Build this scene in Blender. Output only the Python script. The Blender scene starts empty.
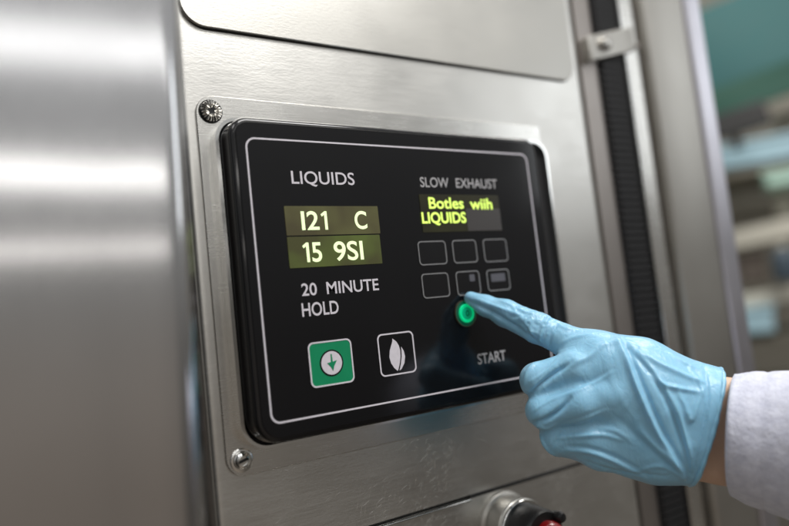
import bpy, bmesh, math, random
import numpy as np
from mathutils import Vector, Matrix
random.seed(7); rng = np.random.default_rng(7)
S = bpy.context.scene
COL = S.collection
R_ = math.radians

# ------------------------------------------------------------------ camera, world, lamps, exposure
F = 680.0; PW, PH = 789.0, 526.0
CAM = np.array([-0.14632818, -0.35729049, -0.11244202])
YAW, PITCH, ROLL = -0.58834707, 0.08430355, 0.10942617
def rotm(y, p, r):
    cy, sy, cp, sp, cr, sr = math.cos(y), math.sin(y), math.cos(p), math.sin(p), math.cos(r), math.sin(r)
    return (np.array([[cy,-sy,0],[sy,cy,0],[0,0,1]]) @ np.array([[1,0,0],[0,cp,-sp],[0,sp,cp]])
            @ np.array([[cr,0,sr],[0,1,0],[-sr,0,cr]]))
RM = rotm(YAW, PITCH, ROLL)           # columns: right, forward, up
cd = bpy.data.cameras.new('camera'); cam = bpy.data.objects.new('camera', cd); COL.objects.link(cam)
cd.sensor_width = 36; cd.lens = 36*F/PW; cd.clip_start = 0.01; cd.clip_end = 100
cam.matrix_world = Matrix([[RM[0,0], RM[0,2], -RM[0,1], CAM[0]], [RM[1,0], RM[1,2], -RM[1,1], CAM[1]],
                           [RM[2,0], RM[2,2], -RM[2,1], CAM[2]], [0,0,0,1]])
cd.dof.use_dof = True; cd.dof.focus_distance = 0.415; cd.dof.aperture_fstop = 2.3
S.camera = cam
S.view_settings.view_transform = 'Standard'; S.view_settings.look = 'None'
S.view_settings.exposure = 0.0; S.view_settings.gamma = 1.0

W = bpy.data.worlds.new('World'); S.world = W; W.use_nodes = True
wn = W.node_tree.nodes; wl = W.node_tree.links
bg = wn['Background']; bg.inputs[1].default_value = 0.62
tc = wn.new('ShaderNodeTexCoord'); sx = wn.new('ShaderNodeSeparateXYZ'); wl.new(tc.outputs['Generated'], sx.inputs[0])
nz = wn.new('ShaderNodeTexNoise'); nz.inputs['Scale'].default_value = 2.2; nz.inputs['Detail'].default_value = 2
wl.new(tc.outputs['Generated'], nz.inputs['Vector'])
ma = wn.new('ShaderNodeMath'); ma.operation = 'MULTIPLY_ADD'; ma.inputs[1].default_value = 0.22; 
wl.new(nz.outputs['Fac'], ma.inputs[0]); wl.new(sx.outputs['Z'], ma.inputs[2])
mr = wn.new('ShaderNodeMapRange'); mr.inputs['From Min'].default_value = -0.4; mr.inputs['From Max'].default_value = 0.8
wl.new(ma.outputs[0], mr.inputs['Value'])
cr = wn.new('ShaderNodeValToRGB'); wl.new(mr.outputs[0], cr.inputs[0]); wl.new(cr.outputs[0], bg.inputs[0])
e = cr.color_ramp.elements
# elevation (sine + about 0.11) from -0.4 to 0.8
e[0].position = 0.0; e[0].color = (0.11, 0.096, 0.08, 1)
e[1].position = 1.0; e[1].color = (1.0, 1.0, 1.0, 1)
for p, c in ((0.22, (0.14, 0.126, 0.11, 1)), (0.40, (0.25, 0.238, 0.22, 1)), (0.55, (0.45, 0.445, 0.43, 1)), (0.70, (0.66, 0.66, 0.65, 1))):
    k = e.new(p); k.color = c

# warm glow added low behind the viewer to lift the door's lower reflections
xr_ = wn.new('ShaderNodeMapRange'); xr_.interpolation_type = 'SMOOTHSTEP'; xr_.inputs['From Min'].default_value = 0.50; xr_.inputs['From Max'].default_value = 0.10
wl.new(sx.outputs['X'], xr_.inputs['Value'])
yr_ = wn.new('ShaderNodeMapRange'); yr_.inputs['From Min'].default_value = 0.2; yr_.inputs['From Max'].default_value = -0.2; wl.new(sx.outputs['Y'], yr_.inputs['Value'])
xm_ = wn.new('ShaderNodeMath'); xm_.operation = 'MULTIPLY'; wl.new(xr_.outputs[0], xm_.inputs[0]); wl.new(yr_.outputs[0], xm_.inputs[1])
wa_ = wn.new('ShaderNodeMix'); wa_.data_type = 'RGBA'; wa_.blend_type = 'ADD'; wa_.inputs[7].default_value = (0.20, 0.165, 0.135, 1)
zl_ = wn.new('ShaderNodeMapRange'); zl_.interpolation_type = 'SMOOTHSTEP'; zl_.inputs['From Min'].default_value = 0.16; zl_.inputs['From Max'].default_value = -0.12; wl.new(sx.outputs['Z'], zl_.inputs['Value'])
xz_ = wn.new('ShaderNodeMath'); xz_.operation = 'MULTIPLY'; wl.new(xm_.outputs[0], xz_.inputs[0]); wl.new(zl_.outputs[0], xz_.inputs[1]); wl.new(xz_.outputs[0], wa_.inputs[0]); wl.new(cr.outputs[0], wa_.inputs[6]); wl.new(wa_.outputs[2], bg.inputs[0])

def lamp(name, loc, target, sx_, sy_, power, color=(1, 1, 1)):
    l = bpy.data.lights.new(name, 'AREA'); l.shape = 'RECTANGLE'; l.size = sx_; l.size_y = sy_; l.energy = power; l.color = color
    o = bpy.data.objects.new(name, l); COL.objects.link(o); o.location = loc
    o.rotation_euler = (Vector(target)-Vector(loc)).to_track_quat('-Z', 'Y').to_euler()
    return o
lamp('ceiling_panel_lamp', (0.40, -0.85, 1.10), (0.2, -0.08, -0.12), 0.8, 0.5, 19, (1.0, 0.985, 0.96))
lamp('ceiling_tube_lamp', (0.30, -2.1, 0.96), (0, 0, 0.1), 2.0, 0.10, 1.3, (1.0, 0.99, 0.97))
lamp('ceiling_tube_lamp', (-0.1, -2.1, 0.50), (0, 0, 0.1), 1.3, 0.06, 1.0, (1.0, 0.97, 0.93))
lamp('ceiling_tube_lamp', (-0.1, -2.1, 0.22), (0, 0, 0.1), 1.2, 0.04, 0.4, (1.0, 0.95, 0.9))
lamp('side_lamp', (1.42, -0.92, 0.44), (0.3, 0, -0.05), 0.32, 0.5, 1.3, (0.93, 0.97, 1.0))  # area lamp added for the bright reflection on the sheet's right side
lamp('room_lamp', (1.5, 0.1, 1.6), (1.9, 0.9, 0.0), 0.8, 0.8, 30, (1.0, 0.97, 0.92))

# ------------------------------------------------------------------ helpers
def P(px, py, s):
    """point at forward distance s (metres) from the viewpoint"""
    return CAM + s*(RM @ np.array([(px-PW/2)/F, 1.0, -(py-PH/2)/F]))
def link(o): COL.objects.link(o); return o
def thing(name, label, cat, loc, group=None):
    o = link(bpy.data.objects.new(name, None)); o.location = loc; o.empty_display_size = 0.02
    o['label'] = label; o['category'] = cat
    if group: o['group'] = group
    return o
WL = {}
def mesh(name, verts, faces, mat, parent=None, smooth=False, kind=None, origin=None, label=None):
    """verts in world coordinates"""
    v = np.asarray(verts, dtype=float).reshape(-1, 3)
    base = np.zeros(3) if parent is None else WL[parent.name] if parent.name in WL else np.array(parent.location)
    org = np.array(origin, dtype=float) if origin is not None else (base if parent is not None else v.mean(0))
    me = bpy.data.meshes.new(name); me.from_pydata((v-org).tolist(), [], faces); me.validate(); me.update()
    o = link(bpy.data.objects.new(name, me)); o.location = org-base
    if parent is not None: o.parent = parent
    WL[o.name] = org
    if mat: me.materials.append(mat)
    if smooth:
        me.polygons.foreach_set('use_smooth', [True]*len(me.polygons))
    if kind: o['kind'] = kind
    if label: o['label'] = label
    return o
def sharp(o, ang=35):
    me = o.data
    me.polygons.foreach_set('use_smooth', [True]*len(me.polygons))
    me.set_sharp_from_angle(angle=R_(ang)); return o
def bevel(o, w, seg=3, ang=30):
    m = o.modifiers.new('bevel', 'BEVEL'); m.width = w; m.segments = seg; m.limit_method = 'ANGLE'; m.angle_limit = R_(ang)
    m.harden_normals = False; sharp(o, 60); return o
def box(name, x0, x1, y0, y1, z0, z1, mat, parent=None, bw=0, **k):
    v = [(x, y, z) for x in (x0, x1) for y in (y0, y1) for z in (z0, z1)]
    f = [(0,1,3,2), (4,6,7,5), (0,4,5,1), (2,3,7,6), (0,2,6,4), (1,5,7,3)]
    o = mesh(name, v, f, mat, parent, **k)
    if bw: bevel(o, bw)
    return o
def rrect(x0, x1, z0, z1, r, n=8):
    """rounded rectangle outline, counter-clockwise in XZ; r single or (bl, br, tr, tl)"""
    if not hasattr(r, '__len__'): r = (r,)*4
    pts = []
    for (cx, cz, a0), rr in zip((((x0), (z0), 180), ((x1), (z0), 270), ((x1), (z1), 0), ((x0), (z1), 90)), r):
        ox = cx+rr if cx == x0 else cx-rr; oz = cz+rr if cz == z0 else cz-rr
        for i in range(n+1):
            a = R_(a0+90*i/n); pts.append((ox+rr*math.cos(a), oz+rr*math.sin(a)))
    return pts
def extr(name, prof, mat, parent, smooth_ang=35, **k):
    """prof: list of (outline, y); consecutive outlines bridged, first and last capped"""
    n = len(prof[0][0]); v = []; f = []
    for o, y in prof: v += [(x, y, z) for x, z in o]
    for i in range(len(prof)-1):
        for j in range(n):
            a, b = i*n+j, i*n+(j+1) % n; f.append((a, b, b+n, a+n))
    f.append(tuple(range(n))[::-1]); f.append(tuple(range((len(prof)-1)*n, len(prof)*n)))
    o = mesh(name, v, f, mat, parent, **k); bm = bmesh.new(); bm.from_mesh(o.data); bmesh.ops.recalc_face_normals(bm, faces=bm.faces); bm.to_mesh(o.data); bm.free()
    return sharp(o, smooth_ang)
def ringmesh(name, outer, inner, y, t, mat, parent, **k):
    """flat band between two outlines, thickness t standing out towards -Y from y"""
    n = len(outer); v = []; f = []
    for o, yy in ((outer, y), (outer, y-t), (inner, y-t), (inner, y)): v += [(a, yy, b) for a, b in o]
    for i in range(4):
        for j in range(n):
            a, b = i*n+j, i*n+(j+1) % n; c, d = ((i+1) % 4)*n+(j+1) % n, ((i+1) % 4)*n+j; f.append((a, b, c, d))
    o = mesh(name, v, f, mat, parent, **k); bm = bmesh.new(); bm.from_mesh(o.data); bmesh.ops.recalc_face_normals(bm, faces=bm.faces); bm.to_mesh(o.data); bm.free()
    return sharp(o, 40)
def plate2d(name, pts, y, mat, parent, t=0.0002, **k):
    return extr(name, [(pts, y), (pts, y-t)], mat, parent, **k)
def circ(cx, cz, r, n=40): return [(cx+r*math.cos(2*math.pi*i/n), cz+r*math.sin(2*math.pi*i/n)) for i in range(n)]
def lathe(name, cx, cz, prof, mat, parent, n=48, ang=40, **k):
    """prof: (radius, y) pairs, axis along Y through (cx, cz)"""
    v = []; f = []
    for r, y in prof: v += [(cx+r*math.cos(2*math.pi*i/n), y, cz+r*math.sin(2*math.pi*i/n)) for i in range(n)]
    for i in range(len(prof)-1):
        for j in range(n):
            a, b = i*n+j, i*n+(j+1) % n; f.append((a, b, b+n, a+n))
    f.append(tuple(range(n))); f.append(tuple(range((len(prof)-1)*n, len(prof)*n))[::-1])
    o = mesh(name, v, f, mat, parent, **k); bm = bmesh.new(); bm.from_mesh(o.data)
    bmesh.ops.remove_doubles(bm, verts=bm.verts, dist=1e-6); bmesh.ops.recalc_face_normals(bm, faces=bm.faces); bm.to_mesh(o.data); bm.free()
    return sharp(o, ang)
dg = None
def text(s, x0, x1, zb, zt, y, mat, parent, bold=0.0, name='lettering', shear=0):
    """writing fitted to x0..x1 with capitals from zb to zt"""
    def build(body, off):
        c = bpy.data.curves.new('t', 'FONT'); c.body = body; c.size = 1; c.offset = off; c.resolution_u = 5; c.fill_mode = 'FRONT'; c.dimensions = '2D'
        o = bpy.data.objects.new('t', c); COL.objects.link(o)
        d = bpy.context.evaluated_depsgraph_get(); me = bpy.data.meshes.new_from_object(o.evaluated_get(d))
        v = np.array([q.co[:] for q in me.vertices]); f = [tuple(p.vertices) for p in me.polygons]
        bpy.data.objects.remove(o); bpy.data.curves.remove(c); bpy.data.meshes.remove(me)
        return v, f
    hv, _ = build('H', bold); cap = hv[:, 1].max()-hv[:, 1].min(); b0 = hv[:, 1].min()
    v, f = build(s, bold)
    X = x0+(v[:, 0]-v[:, 0].min())/(v[:, 0].max()-v[:, 0].min())*(x1-x0)
    Z = zb+(v[:, 1]-b0)/cap*(zt-zb)
    n = len(v); V = np.stack([X+shear*(Z-zb), np.full(n, y), Z], 1)
    return mesh(name, V, f, mat, parent)

# ------------------------------------------------------------------ materials
def newmat(name):
    m = bpy.data.materials.new(name); m.use_nodes = True
    return m, m.node_tree.nodes, m.node_tree.links, m.node_tree.nodes['Principled BSDF']
def simple(name, col, rough=0.5, metal=0.0, emit=None, es=0.0, coat=0.0, spec=0.5, var=0.0, varscale=30, bump=0.0, bscale=300):
    m, n, l, b = newmat(name)
    b.inputs['Base Color'].default_value = (*col, 1); b.inputs['Roughness'].default_value = rough; b.inputs['Metallic'].default_value = metal
    b.inputs['Coat Weight'].default_value = coat; b.inputs['Specular IOR Level'].default_value = spec
    if emit: b.inputs['Emission Color'].default_value = (*emit, 1); b.inputs['Emission Strength'].default_value = es
    if var or bump:
        t = n.new('ShaderNodeTexCoord')
        if var:
            z = n.new('ShaderNodeTexNoise'); z.inputs['Scale'].default_value = varscale; z.inputs['Detail'].default_value = 5
            l.new(t.outputs['Object'], z.inputs['Vector'])
            r = n.new('ShaderNodeMapRange'); r.inputs['To Min'].default_value = max(0.02, rough-var); r.inputs['To Max'].default_value = rough+var
            l.new(z.outputs['Fac'], r.inputs['Value']); l.new(r.outputs[0], b.inputs['Roughness'])
            mx = n.new('ShaderNodeMix'); mx.data_type = 'RGBA'; mx.inputs[6].default_value = (*[c*0.86 for c in col], 1); mx.inputs[7].default_value = (*[min(1, c*1.12) for c in col], 1)
            l.new(z.outputs['Fac'], mx.inputs[0]); l.new(mx.outputs[2], b.inputs['Base Color'])
        if bump:
            z2 = n.new('ShaderNodeTexNoise'); z2.inputs['Scale'].default_value = bscale; z2.inputs['Detail'].default_value = 3
            l.new(t.outputs['Object'], z2.inputs['Vector'])
            bp = n.new('ShaderNodeBump'); bp.inputs['Strength'].default_value = bump; bp.inputs['Distance'].default_value = 0.0005
            l.new(z2.outputs['Fac'], bp.inputs['Height']); l.new(bp.outputs[0], b.inputs['Normal'])
    return m
def steel(name, col=(0.62, 0.62, 0.61), r0=0.28, r1=0.42, brush=(1, 1, 60), bstr=0.12, bscale=25, pebble=0.0, scratch=0.0, patch=18, aniso=0.0):
    m, n, l, b = newmat(name)
    b.inputs['Metallic'].default_value = 1.0
    t = n.new('ShaderNodeTexCoord')
    mp = n.new('ShaderNodeMapping'); mp.inputs['Scale'].default_value = brush; l.new(t.outputs['Object'], mp.inputs['Vector'])
    g = n.new('ShaderNodeTexNoise'); g.inputs['Scale'].default_value = bscale; g.inputs['Detail'].default_value = 8; g.inputs['Roughness'].default_value = 0.65
    l.new(mp.outputs[0], g.inputs['Vector'])
    pz = n.new('ShaderNodeTexNoise'); pz.inputs['Scale'].default_value = patch; pz.inputs['Detail'].default_value = 4
    l.new(t.outputs['Object'], pz.inputs['Vector'])
    ad = n.new('ShaderNodeMath'); ad.operation = 'MULTIPLY_ADD'; ad.inputs[1].default_value = 0.5; ad.inputs[2].default_value = 0.0
    l.new(g.outputs['Fac'], ad.inputs[0])
    ad2 = n.new('ShaderNodeMath'); ad2.operation = 'MULTIPLY_ADD'; ad2.inputs[1].default_value = 0.5; l.new(pz.outputs['Fac'], ad2.inputs[0]); l.new(ad.outputs[0], ad2.inputs[2])
    r = n.new('ShaderNodeMapRange'); r.inputs['From Min'].default_value = 0.3; r.inputs['From Max'].default_value = 0.7
    r.inputs['To Min'].default_value = r0; r.inputs['To Max'].default_value = r1
    l.new(ad2.outputs[0], r.inputs['Value']); l.new(r.outputs[0], b.inputs['Roughness'])
    mx = n.new('ShaderNodeMix'); mx.data_type = 'RGBA'; mx.inputs[6].default_value = (*[c*0.9 for c in col], 1); mx.inputs[7].default_value = (*[min(1, c*1.08) for c in col], 1)
    l.new(ad2.outputs[0], mx.inputs[0]); l.new(mx.outputs[2], b.inputs['Base Color'])
    bp = n.new('ShaderNodeBump'); bp.inputs['Strength'].default_value = bstr; bp.inputs['Distance'].default_value = 0.0004
    l.new(g.outputs['Fac'], bp.inputs['Height']); last = bp
    if pebble:
        vz = n.new('ShaderNodeTexVoronoi'); vz.inputs['Scale'].default_value = 800; vz.feature = 'SMOOTH_F1'
        mpv = n.new('ShaderNodeMapping'); mpv.inputs['Scale'].default_value = (0.45, 1, 1.25); l.new(t.outputs['Object'], mpv.inputs['Vector'])
        wz = n.new('ShaderNodeTexNoise'); wz.inputs['Scale'].default_value = 120; l.new(mpv.outputs[0], wz.inputs['Vector'])
        va = n.new('ShaderNodeVectorMath'); va.operation = 'MULTIPLY_ADD'; va.inputs[1].default_value = (0.006,)*3
        l.new(wz.outputs['Color'], va.inputs[0]); l.new(mpv.outputs[0], va.inputs[2]); l.new(va.outputs[0], vz.inputs['Vector'])
        b2 = n.new('ShaderNodeBump'); b2.inputs['Strength'].default_value = pebble; b2.inputs['Distance'].default_value = 0.0004
        l.new(vz.outputs['Distance'], b2.inputs['Height']); l.new(last.outputs[0], b2.inputs['Normal']); last = b2
    if scratch:
        # short random scratches: thin stretched noise, thresholded, in three directions
        acc = None
        for ang, sc in ((25, 1.0), (-38, 1.2), (72, 0.9)):
            m2 = n.new('ShaderNodeMapping'); m2.inputs['Rotation'].default_value = (0, R_(ang), 0)
            l.new(t.outputs['Object'], m2.inputs['Vector'])
            m3 = n.new('ShaderNodeMapping'); m3.inputs['Scale'].default_value = (100*sc, 100, 1350*sc); l.new(m2.outputs[0], m3.inputs['Vector'])
            s1 = n.new('ShaderNodeTexNoise'); s1.inputs['Scale'].default_value = 1.0; s1.inputs['Detail'].default_value = 1; l.new(m3.outputs[0], s1.inputs['Vector'])
            rr = n.new('ShaderNodeMapRange'); rr.inputs['From Min'].default_value = 0.66; rr.inputs['From Max'].default_value = 0.74; l.new(s1.outputs['Fac'], rr.inputs['Value'])
            if acc is None: acc = rr
            else:
                mm = n.new('ShaderNodeMath'); mm.operation = 'MAXIMUM'; l.new(acc.outputs[0], mm.inputs[0]); l.new(rr.outputs[0], mm.inputs[1]); acc = mm
        pm = n.new('ShaderNodeTexNoise'); pm.inputs['Scale'].default_value = 14; pm.inputs['Detail'].default_value = 2; l.new(t.outputs['Object'], pm.inputs['Vector'])
        sp = n.new('ShaderNodeSeparateXYZ'); l.new(t.outputs['Object'], sp.inputs[0])
        zr = n.new('ShaderNodeMapRange'); zr.inputs['From Min'].default_value = 0.50; zr.inputs['From Max'].default_value = 0.38; zr.inputs['To Min'].default_value = 0.0; l.new(sp.outputs['Z'], zr.inputs['Value'])
        pr_ = n.new('ShaderNodeMapRange'); pr_.inputs['From Min'].default_value = 0.42; pr_.inputs['From Max'].default_value = 0.56; l.new(pm.outputs['Fac'], pr_.inputs['Value'])
        m5 = n.new('ShaderNodeMath'); m5.operation = 'MULTIPLY'; l.new(zr.outputs[0], m5.inputs[0]); l.new(pr_.outputs[0], m5.inputs[1])
        m6 = n.new('ShaderNodeMath'); m6.operation = 'MULTIPLY'; l.new(acc.outputs[0], m6.inputs[0]); l.new(m5.outputs[0], m6.inputs[1]); acc = m6
        b3 = n.new('ShaderNodeBump'); b3.inputs['Strength'].default_value = scratch; b3.inputs['Distance'].default_value = 0.0003
        l.new(acc.outputs[0], b3.inputs['Height']); l.new(last.outputs[0], b3.inputs['Normal']); last = b3
    l.new(last.outputs[0], b.inputs['Normal'])
    return m

M = {}
M['sheet'] = steel('textured_steel', (0.66, 0.65, 0.62), 0.26, 0.44, (1, 1, 30), 0.05, 30, pebble=0.09, scratch=0.36)
M['cover'] = steel('satin_steel', (0.50, 0.49, 0.46), 0.36, 0.5, (1, 1, 30), 0.06, 40, pebble=0.08)
M['plate'] = steel('brushed_plate', (0.70, 0.69, 0.66), 0.16, 0.34, (1, 1, 40), 0.10, 40)
M['door'] = steel('brushed_door', (0.60, 0.60, 0.61), 0.10, 0.145, (90, 90, 2), 0.05, 30)
M['post'] = steel('post_steel', (0.43, 0.415, 0.385), 0.34, 0.44, (60, 60, 1), 0.08, 25)
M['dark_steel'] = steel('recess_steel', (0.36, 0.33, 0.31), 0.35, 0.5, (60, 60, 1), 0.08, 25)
M['strip'] = steel('edge_strip_steel', (0.56, 0.55, 0.60), 0.3, 0.4, (60, 60, 1), 0.05, 25)
M['chrome'] = steel('polished_steel', (0.82, 0.82, 0.80), 0.08, 0.2, (1, 1, 4), 0.03, 60)
M['screw'] = steel('worn_screw_steel', (0.7, 0.68, 0.64), 0.12, 0.35, (1, 1, 1), 0.3, 300)
M['black'] = simple('black_moulding', (0.005, 0.005, 0.006), 0.09, coat=0.2, var=0.03, varscale=40)
M['face'] = simple('black_glass_face', (0.004, 0.004, 0.005), 0.11, var=0.035, varscale=25, spec=0.45)
M['bright'] = simple('bright_worn_metal', (0.8, 0.78, 0.74), 0.25, metal=1.0, var=0.08, varscale=500)
M['rubber'] = simple('black_rubber', (0.005, 0.005, 0.006), 0.55, bump=0.4, bscale=600)
M['dark'] = simple('dark_cavity', (0.01, 0.01, 0.01), 0.8, var=0.05)
M['print_white'] = simple('white_print', (0.64, 0.61, 0.66), 0.5, var=0.08, varscale=400)
M['print_grey'] = simple('grey_print', (0.42, 0.41, 0.42), 0.5, var=0.08, varscale=400)
M['key_line'] = simple('key_outline_print', (0.24, 0.24, 0.245), 0.5, var=0.1, varscale=500)
M['key_face'] = simple('key_face', (0.005, 0.005, 0.006), 0.16, var=0.06, varscale=60)
M['key_mark'] = simple('key_mark_print', (0.085, 0.085, 0.10), 0.5, var=0.15, varscale=700)
M['green_print'] = simple('green_print', (0.0, 0.23, 0.095), 0.35, var=0.05, varscale=90)
M['lcd'] = simple('backlit_window', (0.02, 0.02, 0.01), 0.25, emit=(0.135, 0.13, 0.05), es=0.62)
M['lcd_green'] = simple('backlit_window_greener', (0.02, 0.02, 0.01), 0.25, emit=(0.12, 0.15, 0.035), es=0.62)
M['lcd_dim'] = simple('dim_window', (0.035, 0.033, 0.033), 0.3, emit=(0.07, 0.06, 0.055), es=0.2)
M['lcd_off'] = simple('unlit_window', (0.012, 0.011, 0.006), 0.22, emit=(0.03, 0.028, 0.008), es=0.25)
M['seg'] = simple('lit_characters', (0.4, 0.4, 0.3), 0.4, emit=(0.78, 1.0, 0.50), es=0.95)
M['seg_y'] = simple('lit_yellow_green_characters', (0.4, 0.5, 0.1), 0.4, emit=(0.70, 1.0, 0.16), es=0.95)
M['glow'] = simple('lit_green_ring', (0.0, 0.5, 0.25), 0.3, emit=(0.0, 0.75, 0.24), es=0.45)
M['glow_dim'] = simple('lit_green_cap', (0.0, 0.35, 0.2), 0.35, emit=(0.0, 0.26, 0.09), es=0.4)
M['glow_edge'] = simple('dark_green_bezel', (0.0, 0.07, 0.04), 0.3, emit=(0.0, 0.06, 0.025), es=0.35)
M['rim'] = simple('olive_rim', (0.12, 0.12, 0.08), 0.35, metal=0.6, var=0.05)
M['red'] = simple('red_button', (0.42, 0.008, 0.012), 0.22, coat=0.8, var=0.04)
M['blackplastic'] = simple('black_plastic', (0.012, 0.012, 0.013), 0.38, bump=0.15, bscale=500, var=0.06)

for k_, c0, c1 in (('lcd', (0.075, 0.062, 0.028), (0.125, 0.12, 0.045)), ('lcd_green', (0.065, 0.066, 0.02), (0.115, 0.16, 0.03)), ('lcd_off', (0.022, 0.018, 0.008), (0.05, 0.05, 0.012))):
    m = M[k_]; n = m.node_tree.nodes; l = m.node_tree.links
    t = n.new('ShaderNodeTexCoord'); z = n.new('ShaderNodeTexNoise'); z.inputs['Scale'].default_value = 42; z.inputs['Detail'].default_value = 2; l.new(t.outputs['Object'], z.inputs['Vector'])
    q = n.new('ShaderNodeMapRange'); q.inputs['From Min'].default_value = 0.35; q.inputs['From Max'].default_value = 0.65; l.new(z.outputs['Fac'], q.inputs['Value'])
    mx = n.new('ShaderNodeMix'); mx.data_type = 'RGBA'; mx.inputs[6].default_value = (*c0, 1); mx.inputs[7].default_value = (*c1, 1)
    l.new(q.outputs[0], mx.inputs[0]); l.new(mx.outputs[2], n['Principled BSDF'].inputs['Emission Color'])
# ------------------------------------------------------------------ room behind (setting)
RYAW = R_(-60)
ex = np.array([math.cos(RYAW), math.sin(RYAW), 0]); ey = np.array([-math.sin(RYAW), math.cos(RYAW), 0]); ez = np.array([0, 0, 1.0])
def rbox(name, c, w, d, h, mat, parent=None, bw=0.004, tilt=0.0, **k):
    """box turned to the room's direction; c is the centre of its near face"""
    c = np.array(c)
    ax = ex*math.cos(tilt)+ez*math.sin(tilt); az = -ex*math.sin(tilt)+ez*math.cos(tilt)
    v = [c+ax*x+ey*y+az*z for x in (-w/2, w/2) for y in (0, d) for z in (-h/2, h/2)]
    f = [(0,1,3,2), (4,6,7,5), (0,4,5,1), (2,3,7,6), (0,2,6,4), (1,5,7,3)]
    o = mesh(name, v, f, mat, parent, **k)
    if bw: bevel(o, bw)
    return o
M['wallpaint'] = simple('beige_wall_paint', (0.36, 0.34, 0.29), 0.8, var=0.05, varscale=4, bump=0.1)
M['floorvinyl'] = simple('floor_vinyl', (0.22, 0.20, 0.17), 0.4, var=0.08, varscale=8)
M['teal'] = simple('teal_drape', (0.024, 0.105, 0.108), 0.7, var=0.08, varscale=30, bump=0.2)
M['greenfab'] = simple('green_drape', (0.012, 0.065, 0.045), 0.75, var=0.08, varscale=30, bump=0.2)
M['blackbin'] = simple('black_equipment', (0.014, 0.014, 0.014), 0.5, var=0.05)
M['paleblue'] = simple('pale_blue_plastic', (0.33, 0.50, 0.58), 0.45, var=0.06)
M['mint'] = simple('mint_plastic', (0.42, 0.62, 0.53), 0.4, var=0.06)
M['cream'] = simple('cream_enamel', (0.52, 0.50, 0.43), 0.4, var=0.06)
M['brownbox'] = simple('brown_carton', (0.11, 0.09, 0.075), 0.8, var=0.05)
M['olive'] = simple('olive_grey_paint', (0.16, 0.15, 0.12), 0.6, var=0.06)
wc = P(745, 200, 3.4)
rbox('wall', (wc[0], wc[1], 0.2), 5.0, 0.1, 3.0, M['wallpaint'], kind='structure', bw=0)
fc = P(745, 300, 2.0)
v = [np.array([fc[0], fc[1], -1.25])+ex*a+ey*b for a, b in ((-2.5, -1.0), (2.5, -1.0), (2.5, 2.2), (-2.5, 2.2))]
mesh('floor', v, [(0, 1, 2, 3)], M['floorvinyl'], kind='structure')
def rp(px, py, s): return P(px, py, s)

t = thing('shelving_rack', 'cream steel shelving rack far behind the machine, out of focus at the right', 'shelving rack', tuple(P(745, 260, 2.3)*[1, 1, 0]+[0, 0, -1.25]))
for (py, th, mt, tl) in ((236, 0.065, 'cream', 6), (300, 0.045, 'cream', 4), (339, 0.02, 'olive', 0), (395, 0.05, 'cream', 0), (171.5, 0.022, 'olive', 0)):
    rbox('shelf', rp(752, py, 2.3), 0.95, 0.40, th, M[mt], t, tilt=R_(tl))
for dx in (-0.42, 0.46):
    c = rp(752, 238, 2.3)+ex*dx; rbox('upright', (c[0], c[1], -0.35), 0.035, 0.035, 1.8, M['olive'], t)
def tagd(o, label, cat, group=None):
    o['label'] = label; o['category'] = cat
    if group: o['group'] = group
    return o
def drape(name, c, w, h, mat, tilt, amp=0.02):
    n, mrows = 40, 14; vv = []; ff = []
    ax = ex*math.cos(tilt)+ez*math.sin(tilt); az = -ex*math.sin(tilt)+ez*math.cos(tilt)
    for side in (0, 1):
        for j in range(mrows+1):
            for i in range(n+1):
                u = i/n-.5; q = j/mrows-.5
                off = 0.4*amp*math.sin(u*9+q*2)+side*0.006
                vv.append(np.array(c)+ax*u*w+az*q*h+ey*off)
    k = (n+1)*(mrows+1)
    for side in (0, 1):
        for j in range(mrows):
            for i in range(n):
                a = side*k+j*(n+1)+i; qd = (a, a+1, a+n+2, a+n+1); ff.append(qd if side == 0 else qd[::-1])
    edge = [i for i in range(n+1)]+[j*(n+1)+n for j in range(1, mrows+1)]+[mrows*(n+1)+i for i in range(n-1, -1, -1)]+[j*(n+1) for j in range(mrows-1, 0, -1)]
    for a, b in zip(edge, edge[1:]+edge[:1]): ff.append((b, a, a+k, b+k))
    return mesh(name, vv, ff, mat, None, smooth=True)
tagd(drape('curtain', rp(760, 30, 2.5), 0.95, 0.33, M['teal'], R_(10)), 'teal curtain high at the right behind the machine, far out of focus', 'curtain')
tagd(drape('curtain', rp(760, 88, 2.45), 0.95, 0.12, M['greenfab'], R_(10)), 'dark green cloth strip hanging just below the teal curtain', 'cloth')
t = thing('monitor', 'small black monitor between the green cloth and the pale blue bin, blurred', 'monitor', tuple(rp(738, 122, 2.2)))
rbox('screen_housing', rp(738, 120, 2.1), 0.17, 0.05, 0.075, M['blackbin'], t, tilt=R_(8)); rbox('stand', rp(736, 140, 2.22), 0.03, 0.03, 0.06, M['blackbin'], t)
def bin_(name, c, w, d, h, mat, label, cat):
    r = thing(name, label, cat, tuple(np.array(c)-ez*h/2)); rbox('tub', c, w, d, h, mat, r, bw=0.012); rbox('rim', np.array(c)+ez*(h/2-0.004)-ey*0.006, w+0.016, d+0.012, 0.014, mat, r, bw=0.004)
    return r
bin_('storage_bin', rp(752, 153, 2.3), 0.34, 0.2, 0.085, M['paleblue'], 'pale blue storage bin on the upper part of the rack, beneath the black monitor', 'storage bin')
bin_('storage_bin', rp(792, 176, 2.25), 0.16, 0.16, 0.055, M['mint'], 'mint green storage bin at the right edge, beside the long pale blue bin', 'storage bin')
bin_('storage_bin', rp(747, 322, 2.25), 0.16, 0.16, 0.085, M['paleblue'], 'sky blue storage bin low on the rack, just above the grey sleeve', 'storage bin')
t = bin_('carton', rp(752, 268, 2.33), 0.085, 0.1, 0.10, M['brownbox'], 'small brown carton on the rack below the slanting cream shelf', 'carton')
M['navy'] = simple('dark_blue_plastic', (0.05, 0.075, 0.10), 0.5, var=0.05)
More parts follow.
